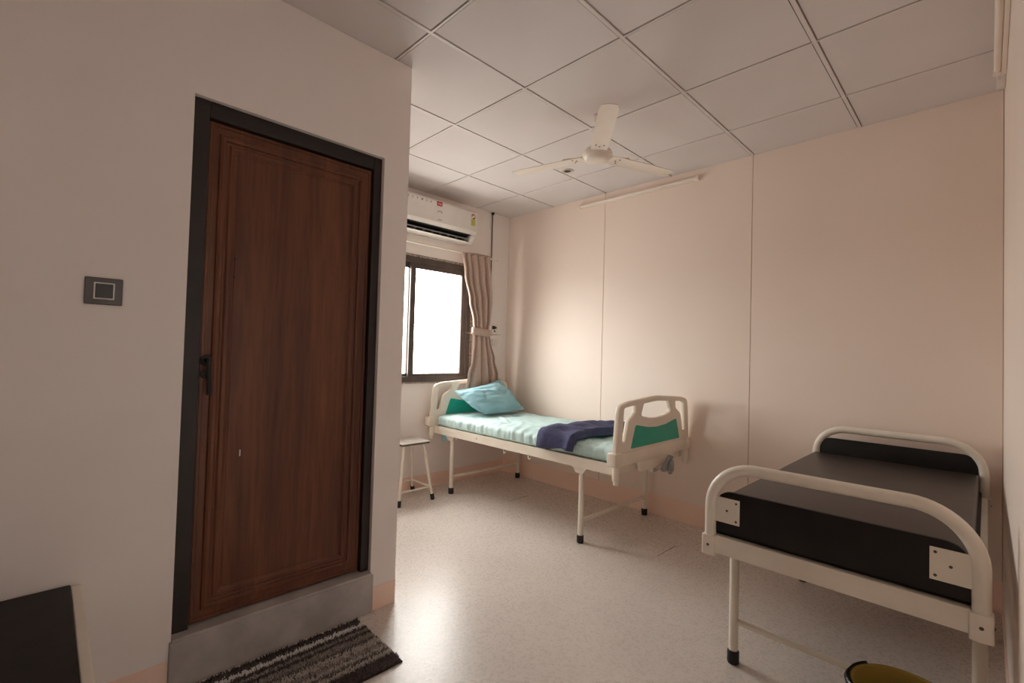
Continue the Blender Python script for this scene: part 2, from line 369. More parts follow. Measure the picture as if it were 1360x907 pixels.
# ------------------------------------------------------------------ door with stone step
dr = thing('door_1', 'dark brown panelled wooden door in a black frame above a stone step', 'door', (XD-.05, (DY0+DY1)/2, DZ0), kind='structure')
fx0, fx1 = XD-.10, XD-.022; fw = .048
boxo('frame_side', (fx0, fx1, DY0, DY0+fw+.006, DZ0, DZ1), 'doorblack', dr, .003)
boxo('frame_side', (fx0, fx1, DY1-fw+.008, DY1, DZ0, DZ1), 'doorblack', dr, .003)
boxo('frame_top', (fx0, fx1, DY0+fw+.006, DY1-fw+.008, DZ1-.062, DZ1), 'doorblack', dr, .003)
ly0, ly1, lz0, lz1 = DY0+fw+.008, DY1-fw+.006, DZ0+.006, DZ1-.064
lx = XD-.045
leaf = boxo('leaf', (lx-.035, lx, ly0, ly1, lz0, lz1), 'wood', dr, .002)
def moulding(name, y0, y1, z0, z1, prof, mat, parent):
    """mitred moulding round a rectangle; prof of (inset, height above the leaf)"""
    bm = B(); rings = []
    for ins, h in prof:
        rings.append([bm.verts.new((lx+h, y, z)) for y, z in ((y0+ins, z0+ins), (y1-ins, z0+ins), (y1-ins, z1-ins), (y0+ins, z1-ins))])
    for a, b in zip(rings, rings[1:]):
        for k in range(4): bm.faces.new((a[k], a[(k+1) % 4], b[(k+1) % 4], b[k]))
    return obj(name, bm, mat, parent)
moulding('moulding', ly0+.036, ly1-.036, lz0+.040, lz1-.040, [(0, -.001), (.004, .010), (.012, .013), (.022, .012), (.027, .004), (.034, .003), (.040, .009), (.052, .009), (.060, .002), (.066, -.001)], 'wood', leaf)
boxo('panel', (lx-.001, lx+.0022, ly0+.104, ly1-.104, lz0+.108, lz1-.108), 'wood', leaf, .002)
moulding('moulding', ly0+.004, ly1-.004, lz0+.004, lz1-.004, [(0, -.001), (.001, .0035), (.010, .0035), (.013, -.001)], 'wood', leaf)
# handle: round rose, neck, lever hanging down
hy, hz = -2.985, 1.165
hd = latheo('handle', [(0, 0), (.021, 0), (.021, .008), (.017, .012), (0, .012)], (lx, hy, hz), 'black', leaf, 24, Vector((1,0,0)))
hd.name = 'handle_rose'
tubeo('handle_lever', bez_path([(lx+.006, hy, hz), (lx+.045, hy, hz), (lx+.047, hy+.004, hz-.125)], .014, 6), .0085, 'black', leaf, 10)
latheo('lock_cylinder', [(0, 0), (.017, 0), (.017, .008), (0, .009)], (lx, hy-.002, hz-.052), 'black', leaf, 20, Vector((1,0,0)))
boxo('latch_bolt', (lx-.0, lx+.012, hy-.05, hy-.018, hz-.012, hz+.004), 'black', leaf, .002)
for (yy, zz) in ((-2.905, 1.56), (-2.905, 1.49), (-2.955, 1.43), (-2.955, 1.415)):
    latheo('screw_hole', [(.004, 0), (.004, .001), (0, .001)], (lx+.010 if yy > -2.93 else lx, yy, zz), 'blackink', leaf, 10, Vector((1,0,0)))
boxo('paint_chip', (lx+.0022, lx+.0034, -2.860, -2.856, .79, .815), 'white', leaf)
stp = boxo('door_step', (XD-.115, XD+.014, DY0-.006, DY1+.010, 0, DZ0-.012), 'stone', None, .004)
tag(stp, 'grey stone step under the brown door', 'step', kind='structure')
boxo('sill_slab', (XD-.115, XD+.016, DY0+.001, DY1-.001, DZ0-.012, DZ0-.0005), 'stone', stp, .002)

# ------------------------------------------------------------------ light switch on the partition
sw = thing('light_switch', 'square dark grey switch plate beside the brown door', 'switch', (XD, -3.289, 1.343))
boxo('plate', (XD+.0003, XD+.010, -3.336, -3.241, 1.345, 1.432), 'switch', sw, .003)
boxo('rim', (XD+.010, XD+.0125, -3.314, -3.262, 1.362, 1.416), 'white', sw, .0008, bseg=1)
boxo('rocker', (XD+.0125, XD+.015, -3.310, -3.266, 1.366, 1.412), 'switchdark', sw, .001, bseg=1)

# ------------------------------------------------------------------ air conditioner
ac = thing('air_conditioner', 'white wall mounted air conditioner with stickers above the window', 'air conditioner', (0, -1.06, 2.235))
A0, A1 = -1.50, -.615
def acp(a, b, d): return (a, d, b)
prism(b_ := B(), rounded([(.001, 2.285), (.185, 2.302), (.207, 2.335, .012), (.203, 2.505, .01), (.175, 2.535, .02), (.001, 2.538)]), acp, A0, A1)
body = obj('body', b_, 'white', ac, .006, smooth=True)
prism(b_ := B(), rounded([(.001, 2.235), (.140, 2.231, .01), (.150, 2.240), (.105, 2.250), (.001, 2.262)]), acp, A0+.002, A1-.002)
obj('bottom_tray', b_, 'white', ac, .002, smooth=True)
for ya, yb in ((A0, A0+.05), (A1-.05, A1)):
    prism(b_ := B(), rounded([(.001, 2.2355), (.138, 2.2320, .01), (.186, 2.286, .015), (.1855, 2.3025), (.001, 2.286)]), acp, ya+.001, yb-.001)
    obj('end_cap', b_, 'white', ac, .004, smooth=True)
boxo('outlet_back', (.02, .05, A0+.05, A1-.05, 2.258, 2.288), 'blackink', ac)
prism(b_ := B(), [(.05, 2.2868), (.183, 2.2985), (.183, 2.3015), (.05, 2.289)], acp, A0+.051, A1-.051); obj('outlet_roof', b_, 'blackink', ac)
prism(b_ := B(), [(.05, 2.262), (.110, 2.2502), (.138, 2.2472), (.138, 2.2445), (.05, 2.258)], acp, A0+.051, A1-.051); obj('outlet_floor', b_, 'blackink', ac)
prism(b_ := B(), [(.140, 2.262), (.148, 2.270), (.145, 2.272), (.137, 2.264)], acp, A0+.055, A1-.055); obj('louver', b_, 'grey', ac)
for k in range(9):
    y = A0+.09+k*(A1-A0-.18)/8
    prism(b_ := B(), [(.105, 2.252), (.138, 2.254), (.150, 2.268), (.115, 2.284)], acp, y-.0025, y+.0025); obj('vane', b_, 'grey', ac)
fxx = .2055
def patch(name, y0, y1, z0, z1, mat, parent=ac, t=.0012, dx=0): return boxo(name, (fxx-.003+dx, fxx+t+dx, y0, y1, z0, z1), mat, parent)
patch('red_sticker', -1.070, -1.016, 2.475, 2.512, 'red')
for k, (a, b) in enumerate(((-1.062, 2.490), (-1.054, 2.496), (-1.046, 2.488), (-1.038, 2.494), (-1.030, 2.487))):
    patch('sticker_print', a, a+.005, b-.006, b+.006, 'white', t=.0018)
for k in range(7):
    y = -1.415+k*.046
    if k % 3 == 0: patch('icon_print', y, y+.016, 2.490, 2.493, 'ink'); patch('icon_print', y+.006, y+.010, 2.484, 2.499, 'ink')
    elif k % 3 == 1: patch('icon_print', y, y+.004, 2.484, 2.498, 'ink'); patch('icon_print', y+.007, y+.011, 2.484, 2.498, 'ink'); patch('icon_print', y+.014, y+.018, 2.484, 2.498, 'ink')
    else: patch('icon_print', y, y+.018, 2.496, 2.499, 'ink'); patch('icon_print', y, y+.018, 2.484, 2.487, 'ink')
tubeo('logo_arc', [(fxx+.002, -1.062+.022-.022*math.cos(t), 2.415+.016*math.sin(t)) for t in [PI*k/10 for k in range(11)]], .0028, 'ink', ac, 6)
for k in range(5): patch('wordmark', -1.058+k*.008, -1.053+k*.008, 2.352, 2.358, 'ink', dx=.0018)
# energy label: coloured dial over a lime panel
patch('energy_label', -.688, -.640, 2.380, 2.442, 'lime', t=.0016, dx=.0008)
bm = B(); lathe(bm, [(0, 0), (.024, 0), (.024, .002), (0, .002)], (fxx+.0005, -.664, 2.466), 24, Vector((1,0,0))); dial = obj('energy_dial', bm, 'white', ac)
for i, mt in enumerate(('red', 'orange', 'lime', 'blackink')):
    a0 = PI*1.05-i*PI*.42; poly = []
    for k in range(7): a = a0-PI*.40*k/6; poly.append((math.cos(a)*.024, math.sin(a)*.024))
    for k in range(7): a = a0-PI*.40*(1-k/6); poly.append((math.cos(a)*.013, math.sin(a)*.013))
    prism(b_ := B(), poly, lambda a, b, d: (fxx+.0025+d, -.664+a, 2.466+b), 0, .0012); obj('dial_segment', b_, mt, ac)
for k in range(3): patch('label_print', -.680, -.648, 2.392+k*.015, 2.396+k*.015, 'ink', t=.0024, dx=.0010)

# ------------------------------------------------------------------ ceiling fan
FC = Vector((1.92, -1.157, 2.40))
fan = thing('ceiling_fan', 'cream three bladed ceiling fan hanging over the room', 'ceiling fan', FC)
latheo('motor', [(0, -.040), (.045, -.038), (.070, -.028), (.082, -.012), (.086, 0), (.084, .018), (.070, .030), (.03, .038), (0, .039)], FC, 'fitting', fan, 40)
latheo('motor_band', [(.084, -.004), (.0895, -.002), (.0895, .006), (.084, .009)], FC, 'fitting', fan, 40)
tubeo('downrod', [FC+Vector((0, 0, .03)), FC+Vector((0, 0, .2325))], .011, 'fitting', fan)
latheo('canopy', [(.013, .19), (.022, .196), (.027, .215), (.028, .2325), (0, .2325)], FC, 'fitting', fan, 32)
for a in (71, 192, 311):
    ar = math.radians(a); u = Vector((math.cos(ar), math.sin(ar), 0)); w = Vector((-math.sin(ar), math.cos(ar), 0))
    bm = B(); nu, nv = 14, 6; grid = []
    for i in range(nu+1):
        t = i/nu; r = .092+t*.478; hw = .046+.004*math.sin(t*PI)
        if i == nu: hw -= .008
        tw = math.radians(-5+2*t); row = []
        for j in range(nv+1):
            s = -1+2*j/nv
            z = .004*(1-s*s)+.004*t
            row.append(FC+u*r+w*(s*hw*math.cos(tw))+Vector((0, 0, s*hw*math.sin(tw)+z-.006)))
        grid.append(row)
    for dz in (0, -.0035):
        vv = [[bm.verts.new(p+Vector((0, 0, dz))) for p in row] for row in grid]
        for i in range(nu):
            for j in range(nv): bm.faces.new((vv[i][j], vv[i+1][j], vv[i+1][j+1], vv[i][j+1]))
        if dz == 0: top = vv
    bot = vv
    loop = lambda g: [g[i][0] for i in range(nu+1)]+[g[nu][j] for j in range(1, nv+1)]+[g[i][nv] for i in range(nu-1, -1, -1)]+[g[0][j] for j in range(nv-1, 0, -1)]
    la, lb = loop(top), loop(bot)
    for k in range(len(la)): bm.faces.new((la[k], la[(k+1) % len(la)], lb[(k+1) % len(la)], lb[k]))
    bl = obj('blade', bm, 'fitting', fan, smooth=True)
    # bracket arm under the blade root
    prism(b_ := B(), rounded([(.075, -.022), (.14, -.026), (.20, -.050, .01), (.215, -.03, .01), (.215, .03, .01), (.20, .050, .01), (.14, .026), (.075, .022)]),
          lambda p, q, d: FC+u*p+w*(q*math.cos(-.08))+Vector((0, 0, q*math.sin(-.08)+d)), -.001, .004)
    obj('blade_arm', b_, 'fitting', fan, .001, bseg=1)
    for q in (-.022, 0, .022):
        c = FC+u*(.150 if q else .132)+w*q+Vector((0, 0, q*math.sin(-.08)-.0085))
        latheo('screw', [(0, -.003), (.004, -.002), (.0045, 0)], c, 'screw', bl, 10)
# ------------------------------------------------------------------ recessed ceiling spot
sp = thing('ceiling_spot', 'small round recessed spot in the ceiling behind the fan blade', 'ceiling light', (1.262, -.615, H-.006))
latheo('rim', [(.024, -.001), (.030, -.006), (.042, -.006), (.046, -.0005), (.024, -.0005)], (1.262, -.615, H), 'steel', sp, 28)
latheo('lens', [(0, -.0025), (.026, -.0025), (.026, -.0005), (0, -.0005)], (1.262, -.615, H), 'blackink', sp, 24)

# ------------------------------------------------------------------ tube lights
def batten(label, p0, p1, out):
    p0, p1, out = Vector(p0), Vector(p1), Vector(out); d = (p1-p0).normalized(); mid = (p0+p1)/2
    t = thing('tube_light', label, 'tube light', mid-Vector((0, 0, .02)), 'unlit tube lights high on the walls')
    def sec(prof, a, b, name, mat):
        prism(b_ := B(), prof, lambda o, z, s: tuple(p0+d*s+out*o+Vector((0, 0, z))), a, b); obj(name, b_, mat, t, smooth=True)
    L_ = (p1-p0).length
    sec(rounded([(.001, -.014, .003), (.016, -.014, .003), (.016, .014, .003), (.001, .014, .003)]), 0, L_, 'housing', 'fitting')
    sec([(.016+.013+.0125*math.cos(a), .0125*math.sin(a)) for a in [2*PI*k/16 for k in range(16)]], .03, L_-.03, 'tube', 'fitting')
    for s in (0, L_-.03): sec(rounded([(.0165, -.014, .003), (.044, -.014, .005), (.044, .014, .005), (.0165, .014, .003)]), s+.0005, s+.0295, 'end_cap', 'fitting')
    return t
batten('long white tube light on the panelled wall just under the ceiling', (.915, 0, 2.560), (2.030, 0, 2.560), (0, -1, 0))
rt = batten('white tube light end at the top right corner of the photo', (XR, -.40, 2.555), (XR, -1.55, 2.555), (-1, 0, 0))
boxo('cable_box', (XR-.03, XR-.001, -.34, -.23, 2.545, 2.58), 'white', rt, .003)

# ------------------------------------------------------------------ cable and sockets on the window wall
cbl = thing('wall_cable', 'thin dark cable running down the wall beside the curtain', 'cable', (.01, -.252, 1.72))
tubeo('cable', [(.012, -.254, H-.002), (.012, -.252, 2.2), (.012, -.251, 1.75)], .0055, 'frame', cbl, 8)
latheo('ceiling_grommet', [(0, -.022), (.012, -.020), (.016, -.010), (.016, 0), (0, 0)], (.018, -.254, H-.0025), 'black', cbl, 16)
boxo('cable_clip', (.001, .026, -.270, -.235, 1.705, 1.765), 'white', cbl, .004)
so = thing('wall_socket', 'small white wall socket with a dark plug beside the curtain tie', 'socket', (0, -.175, 1.40))
boxo('plate', (.0005, .009, -.222, -.135, 1.405, 1.505), 'white', so, .003)
for (y, z) in ((-.198, 1.475), (-.160, 1.475), (-.178, 1.44)):
    latheo('pin_hole', [(.010, 0), (.010, .002), (0, .002)], (.009, y, z), 'blackink', so, 12, Vector((1,0,0)))
boxo('plug', (.009, .03, -.212, -.186, 1.458, 1.492), 'black', so, .004)
s2 = thing('wall_socket', 'blank white switch box just below the wall socket', 'socket', (0, -.168, 1.28))
boxo('plate', (.0005, .012, -.208, -.128, 1.283, 1.360), 'white', s2, .003)
boxo('rocker', (.012, .015, -.182, -.152, 1.300, 1.342), 'white', s2, .002)

# ------------------------------------------------------------------ curtain rod and curtain
rod = thing('curtain_rod', 'thin cream curtain rod above the window', 'curtain rod', (.08, -1.06, 2.14))
tubeo('rod', [(.085, -1.88, 2.146), (.085, -.245, 2.146)], .007, 'cream', rod, 10)
for y in (-1.86, -.30):
    tubeo('bracket', [(.001, y, 2.146), (.085, y, 2.146)], .006, 'cream', rod, 8); latheo('bracket_base', [(0, 0), (.016, 0), (.016, .004), (0, .005)], (.0005, y, 2.146), 'cream', rod, 16, Vector((1,0,0)))
latheo('finial', [(0, 0), (.010, .002), (.012, .010), (.008, .016), (0, .018)], (.085, -.245, 2.146), 'cream', rod, 14, Vector((0,1,0)))
cur = thing('curtain', 'taupe curtain tied back at the right of the window', 'curtain', (.12, -.45, .90))
def lerp_tab(tab, z):
    for (z0, *a), (z1, *b) in zip(tab, tab[1:]):
        if z <= z0 and z >= z1:
            t = (z0-z)/(z0-z1); t = t*t*(3-2*t) if len(a) else t
            return [p+(q-p)*t for p, q in zip(a, b)]
    return list(tab[-1][1:])
#         z     yL     yR     x    fold
upper = [(2.150, -.712, -.372, .116, .016), (1.95, -.690, -.362, .124, .026), (1.70, -.630, -.340, .126, .030), (1.52, -.572, -.345, .122, .024), (1.44, -.548, -.352, .116, .014), (1.395, -.545, -.350, .116, .012)]
lower = [(1.395, -.545, -.350, .116, .012), (1.33, -.548, -.338, .118, .020), (1.15, -.580, -.285, .126, .030), (1.00, -.625, -.235, .128, .028), (.84, -.650, -.200, .124, .022)]
def cloth_panel(name, tab, z1, z0, nfold, seed):
    bm = B(); nz, ns = 46, 140; rows = []
    for i in range(nz+1):
        z = z1+(z0-z1)*i/nz; yl, yr, xc, A = lerp_tab(tab, z); row = []
        for j in range(ns+1):
            s = j/ns; ph = 2*PI*nfold*(s+.06*math.sin(5*s+seed))+seed+1.1*noise.noise((s*4, z*1.5, seed))
            x = xc+A*(2*abs(math.sin(ph/2))**.75-1)+.008*noise.noise((s*5, z*3, seed+3))
            y = yl+(yr-yl)*s+.25*A*math.cos(ph)
            row.append(bm.verts.new((max(x, .096), y, z)))
        rows.append(row)
    for i in range(nz):
        for j in range(ns): bm.faces.new((rows[i][j], rows[i][j+1], rows[i+1][j+1], rows[i+1][j]))
    o = obj(name, bm, 'curtain', cur, smooth='all')
    md = o.modifiers.new('thickness', 'SOLIDIFY'); md.thickness = .003; md.offset = 0
    return o
cloth_panel('drape', upper, 2.158, 1.40, 5, .4)
cloth_panel('tail', lower, 1.40, .845, 4, 1.3)
bm = B(); pts = []
for k in range(33):
    a = 2*PI*k/32; pts.append((.116+.026*math.sin(a), -.450+.110*math.cos(a), 1.413-.010*math.cos(a)))
vv = []
for (x, y, z) in pts[:-1]: vv.append([bm.verts.new((x, y, z-.036)), bm.verts.new((x+.003*math.copysign(1, x-.116), y, z)), bm.verts.new((x, y, z+.036))])
for k in range(32):
    for q in range(2): bm.faces.new((vv[k][q], vv[(k+1) % 32][q], vv[(k+1) % 32][q+1], vv[k][q+1]))
tb = obj('tie_band', bm, 'curtain', cur, smooth='all'); md = tb.modifiers.new('thickness', 'SOLIDIFY'); md.thickness = .005; md.offset = 1

# ------------------------------------------------------------------ hospital bed by the window
BC = -.495
bed = thing('hospital_bed', 'cream metal hospital bed with teal end boards under the window', 'bed', (1.03, BC, 0))
RZ0, RZ1 = .497, .562; RYN, RYF = -.938, -.052
def rail(y, s):
    bm = B(); box(bm, .085, 1.945, min(y, y+.004*s), max(y, y+.004*s), RZ0, RZ1); box(bm, .085, 1.945, min(y+.004*s, y+.035*s), max(y+.004*s, y+.035*s), RZ0, RZ0+.004)
    box(bm, .085, 1.945, min(y+.004*s, y+.035*s), max(y+.004*s, y+.035*s), RZ1-.012, RZ1-.008)
    return obj('side_rail', bm, 'cream', bed)
rl = rail(RYN, 1); rail(RYF, -1)
for x in (.66,): latheo('rail_bolt', [(0, -.003), (.004, -.002), (.005, 0)], (x, RYN-.0002, .530), 'screw', rl, 12, Vector((0,1,0)))
boxo('end_beam', (.086, .116, RYN+.036, RYF-.036, RZ0, RZ1-.012), 'cream', bed, .002)
boxo('end_beam', (1.914, 1.944, RYN+.036, RYF-.036, RZ0, RZ1-.012), 'cream', bed, .002)
for (x0, x1) in ((.12, .58), (.586, 1.05), (1.056, 1.48), (1.486, 1.91)):
    boxo('deck_plate', (x0, x1, RYN+.036, RYF-.036, RZ1-.018, RZ1-.006), 'cream', bed, .002)
for y in (-.70, -.30): boxo('deck_bearer', (.117, 1.913, y-.015, y+.015, RZ0, RZ1-.0185), 'cream', bed, .002)
LYN, LYF = -.890, -.072
for x in (.287, 1.668):
    for y, s in ((LYN, 1), (LYF, -1)):
        lg = tubeo('leg', [(x, y, .03), (x, y, RZ0-.001)], .0175, 'cream', bed, 16)
        latheo('foot', [(0, 0), (.020, 0), (.0225, .004), (.0225, .045), (.019, .050), (0, .050)], (x, y, 0), 'black', lg, 20)
        yo = y-.026*s
        prism(b_ := B(), [(-.062, 0), (.062, 0), (.028, -.042), (-.028, -.042)], lambda a, b, d: (x+a, yo+d, RZ0+b), -.003, .003); obj('leg_bracket', b_, 'cream', bed)
        prism(b_ := B(), [(-.062, 0), (.062, 0), (.028, -.042), (-.028, -.042)], lambda a, b, d: (x+a, y+.02*s+d, RZ0+b), -.003, .003); obj('leg_bracket', b_, 'cream', bed)
    tubeo('stretcher', [(x, LYN+.016, .140), (x, LYF-.016, .140)], .0135, 'cream', bed, 12)
for x in (.98, 1.235):
    tubeo('hook', [(x-.012, RYN+.010, RZ0), (x-.012, RYN+.006, RZ0-.014), (x-.006, RYN+.002, RZ0-.026), (x+.006, RYN+.002, RZ0-.026), (x+.012, RYN+.006, RZ0-.014)], .0028, 'cream', bed, 8)
def half(pts): return pts+[(-a, b) for a, b in reversed(pts)]
outer = rounded([(-.485, .630), (-.463, .860), (-.446, .925, .05), (-.36, .944, .1), (0, .968, .6), (.36, .944, .1), (.446, .925, .05), (.463, .860), (.485, .630)], 8)
hole_c = rounded([(-.168, .921, .012), (0, .932, .5), (.168, .921, .012), (.205, .848, .022), (.09, .826, .1), (0, .821), (-.09, .826, .1), (-.205, .848, .022)], 8)
hole_l = rounded([(-.402, .906, .018), (-.262, .918, .012), (-.268, .872, .02), (-.345, .826, .03), (-.383, .700, .012), (-.418, .702, .012)], 6)
hole_r = [(-a, b) for a, b in reversed(hole_l)]
teal = rounded([(-.325, .652, .008), (-.272, .795, .02), (-.12, .768, .1), (0, .761, .1), (.12, .768, .1), (.272, .795, .02), (.325, .652, .008)], 6)
def end_board(xc, sgn, name):
    """sgn = +1: outer face towards +x"""
    P = lambda a, b, d: (xc+d, BC+a, b)
    bo = filled(name, [outer, hole_c, hole_l, hole_r], .034, .008, P, 'abs', bed)
    for face in (1, -1):
        prism(b_ := B(), teal, P, face*.0172, face*.0195); obj('inset_panel', b_, 'teal', bo)
    prism(b_ := B(), rounded([(-.492, .556, .01), (-.492, .634, .01), (.492, .634, .01), (.492, .556, .01)]), P, -.021, .021); obj('base_bar', b_, 'abs', bo, .004, smooth=True)
    prism(b_ := B(), rounded([(-.235, .556), (.235, .556), (.205, .492, .02), (-.205, .492, .02)]), P, sgn*.004, sgn*.022); obj('base_skirt', b_, 'abs', bo, .003, smooth=True)
    for s in (-1, 1):
        prism(b_ := B(), rounded([(s*.440, .560, .006), (s*.440, .642, .006), (s*.512, .642, .012), (s*.512, .560, .012)]), P, -.032, .028); obj('corner_bumper', b_, 'abs', bo, .005, smooth=True)
        latheo('corner_post', [(0, 0), (.017, 0), (.017, .022), (.024, .026), (.024, .12), (0, .12)], (xc, BC+s*.455, .447), 'abs', bo, 20)
        for z in (.588, .52): latheo('bolt', [(0, .004), (.005, .003), (.007, 0)], (xc+sgn*(.021 if z > .55 else .0235), BC+s*(.40 if z > .55 else .455), z), 'abs', bo, 12, Vector((sgn, 0, 0)))
    return bo
end_board(1.967, 1, 'foot_board'); end_board(.064, -1, 'head_board')
# crank under the foot board
ck = tubeo('crank_shaft', [(1.72, -.50, .487), (2.035, -.50, .487)], .009, 'steel', bed, 10)
boxo('crank_bracket', (1.945, 1.985, -.535, -.465, .462, .4915), 'steel', bed, .003)
prism(b_ := B(), rounded([(-.500, .470, .012), (-.520, .490, .012), (-.410, .570, .016), (-.370, .556, .016), (-.440, .470, .014)]), lambda a, b, d: (2.035+d, a, b), -.013, .013)
obj('crank_handle', b_, 'grey', bed, .005, smooth=True)
prism(b_ := B(), rounded([(-.460, .440, .02), (-.460, .520, .012), (-.405, .555, .02), (-.395, .470, .02)]), lambda a, b, d: (2.055+d, a, b), -.006, .010)
obj('crank_grip', b_, 'grey', bed, .005, smooth=True)

# ------------------------------------------------------------------ mattress in its sheet
MX0, MX1, MY0, MY1, MZ0, MZ1 = .098, 1.930, -.920, -.066, .557, .650
def mattress():
    bm = B(); nx, n = 200, 90; prof = []
    r = .035; hw = (MY1-MY0)/2; cyy = (MY0+MY1)/2; hz = (MZ1-MZ0)/2; cz = (MZ0+MZ1)/2
    # rounded rectangle section, evenly sampled
    per = []
    for k in range(400):
        a = 2*PI*k/400; c, s = math.cos(a), math.sin(a)
        per.append((math.copysign(abs(c)**.12, c)*hw, math.copysign(abs(s)**.45, s)*hz))
    tot = 0; cum = [0]
    for k in range(400):
        p, q = per[k], per[(k+1) % 400]; tot += math.dist(p, q); cum.append(tot)
    k = 0
    for i in range(n*2):
        d = tot*i/(n*2)
        while cum[k+1] < d: k += 1
        t = (d-cum[k])/max(1e-9, cum[k+1]-cum[k]); p, q = per[k], per[(k+1) % 400]; prof.append((p[0]+(q[0]-p[0])*t, p[1]+(q[1]-p[1])*t))
    rings = []
    for i in range(nx+1):
        t = i/nx; x = MX0+(MX1-MX0)*t; e = min(t, 1-t)*(MX1-MX0); sc = 1-(max(0, .03-e)/.03)**2*.22
        ring = []
        for (a, b) in prof:
            y, z = cyy+a*(1-(1-sc)*.12), cz+b*sc
            # creases: vertical puckers on the near side, soft ones on top
            near = max(0, min(1, (-(a)/hw-.80)/.2)); top = max(0, min(1, (b/hz-.5)/.5))
            w = noise.noise((x*14, z*5, 1.7))*.016*near + noise.noise((x*34, z*9, 4.1))*.009*near
            y -= w
            z += top*(.008*noise.noise((x*3.5+y*1.5, y*5, 9.3))+.012*(.35-abs(noise.noise((x*5+y*6, y*3-x*2, 2.2))))+.008*noise.noise((x*22+y*9, y*7, 6.6))*max(0, min(1, (-(a)/hw+.2))))
            for (x0, y0, dx, dy, ln) in ((.95, -.70, .96, .28, .22), (.78, -.80, .5, .86, .12), (.62, -.60, .85, -.5, .16), (1.18, -.62, .9, .4, .18)):
                du = (x-x0)*dx+(y-y0)*dy; dv = -(x-x0)*dy+(y-y0)*dx
                z += top*.009*math.exp(-(du/ln)**4)*(math.exp(-(dv/.016)**2)-.7*math.exp(-((dv-.03)/.014)**2))
            ring.append(bm.verts.new((x, y, max(z, MZ0+.0005))))
        rings.append(ring)
    m_ = len(prof)
    for A_, B_ in zip(rings, rings[1:]):
        for k in range(m_): bm.faces.new((A_[k], A_[(k+1) % m_], B_[(k+1) % m_], B_[k]))
    bm.faces.new(rings[0]); bm.faces.new(rings[-1])
    return obj('mattress', bm, 'sheet', None, smooth=True)
mtr = tag(mattress(), 'thin mattress wrapped in a pale aqua sheet on the hospital bed', 'mattress')
# loose corner of the sheet hanging below the rail near the head
bm = B(); rows = []
for i in range(11):
    t = i/10; row = []
    for j in range(13):
        s = j/12; x = .125+.125*s; z = .505-.072*t*math.sin(PI*min(1, .15+s*.85))
        row.append(bm.verts.new((x, -.895+.010*math.sin(9*s+2*t), z)))
    rows.append(row)
for i in range(10):
    for j in range(12): bm.faces.new((rows[i][j], rows[i][j+1], rows[i+1][j+1], rows[i+1][j]))
so_ = obj('sheet_corner', bm, 'pillow', mtr, smooth='all'); md = so_.modifiers.new('thickness', 'SOLIDIFY'); md.thickness = .003

# ------------------------------------------------------------------ pillow leaning on the head board
def pillow():
    TL, TR, BR, BL = Vector((.205, -.818, .872)), Vector((.195, -.262, .965)), Vector((.400, -.115, .684)), Vector((.455, -.665, .686))
    n_ = ((TR-BL).cross(TL-BR)); n_.normalize()
    if n_.x < 0: n_ = -n_
    bm = B(); N_ = 44; FL = .10; sides = []
    for sg in (1, -1):
        g = []
        for i in range(N_+1):
            row = []
            for j in range(N_+1):
                u, v = -1+2*i/N_, -1+2*j/N_
                uu, vv_ = u/(1-FL), v/(1-FL)
                inside = max(0, 1-abs(uu)**3)*max(0, 1-abs(vv_)**3)
                th = .100*inside**.6
                # pinched sides
                pu = u*(1-(.03 if u > 0 else -.10)*(1-v*v)); pv = v*(1-(.11 if v > 0 else -.02)*(1-u*u))
                a, b = (pu+1)/2, (pv+1)/2
                p = BL*(1-a)*(1-b)+BR*a*(1-b)+TR*a*b+TL*(1-a)*b
                wr_ = ((.015)*noise.noise((u*2.3, v*2.3, 3.1+sg))+.010*noise.noise((u*5+v*3, v*4-u, 8.0+sg)))*inside**.4
                fl_ = .006*noise.noise((u*5, v*5, 1.0))*(1-inside)
                # a soft diagonal dent on the front
                dn = -.034*math.exp(-((u*.5+v*.9-.35)/.16)**2)*math.exp(-((u+.45)/.45)**2) if sg > 0 else 0
                if sg > 0:
                    for (ca, cb, cc, cw, cl, cd) in ((.8, .6, .25, .07, -.5, .012), (-.5, .87, -.25, .06, -.35, .012), (.95, -.3, -.45, .06, -.3, .011), (.3, .95, -.62, .05, .1, .010)):
                        dn -= cd*math.exp(-((u*ca+v*cb-cc)/cw)**2)*math.exp(-((-u*cb+v*ca-cl)/.4)**2)
                row.append(p+n_*(sg*(th+.0015)+sg*wr_+fl_+dn*inside**.3))
            g.append(row)
        sides.append(g)
    for g in sides:
        for r_ in g:
            for p in r_:
                p.z = max(p.z, MZ1+.014)
    vs2 = [[[bm.verts.new(p) for p in r_] for r_ in g] for g in sides]
    for g in vs2:
        for i in range(N_):
            for j in range(N_): bm.faces.new((g[i][j], g[i+1][j], g[i+1][j+1], g[i][j+1]))
    def lp(g): return [g[i][0] for i in range(N_+1)]+[g[N_][j] for j in range(1, N_+1)]+[g[i][N_] for i in range(N_-1, -1, -1)]+[g[0][j] for j in range(N_-1, 0, -1)]
    a_, b_ = lp(vs2[0]), lp(vs2[1])
    for k in range(len(a_)): bm.faces.new((a_[k], a_[(k+1) % len(a_)], b_[(k+1) % len(a_)], b_[k]))
    return obj('pillow', bm, 'pillow', None, smooth='all')
pw = tag(pillow(), 'crumpled light blue pillow leaning against the head board', 'pillow')

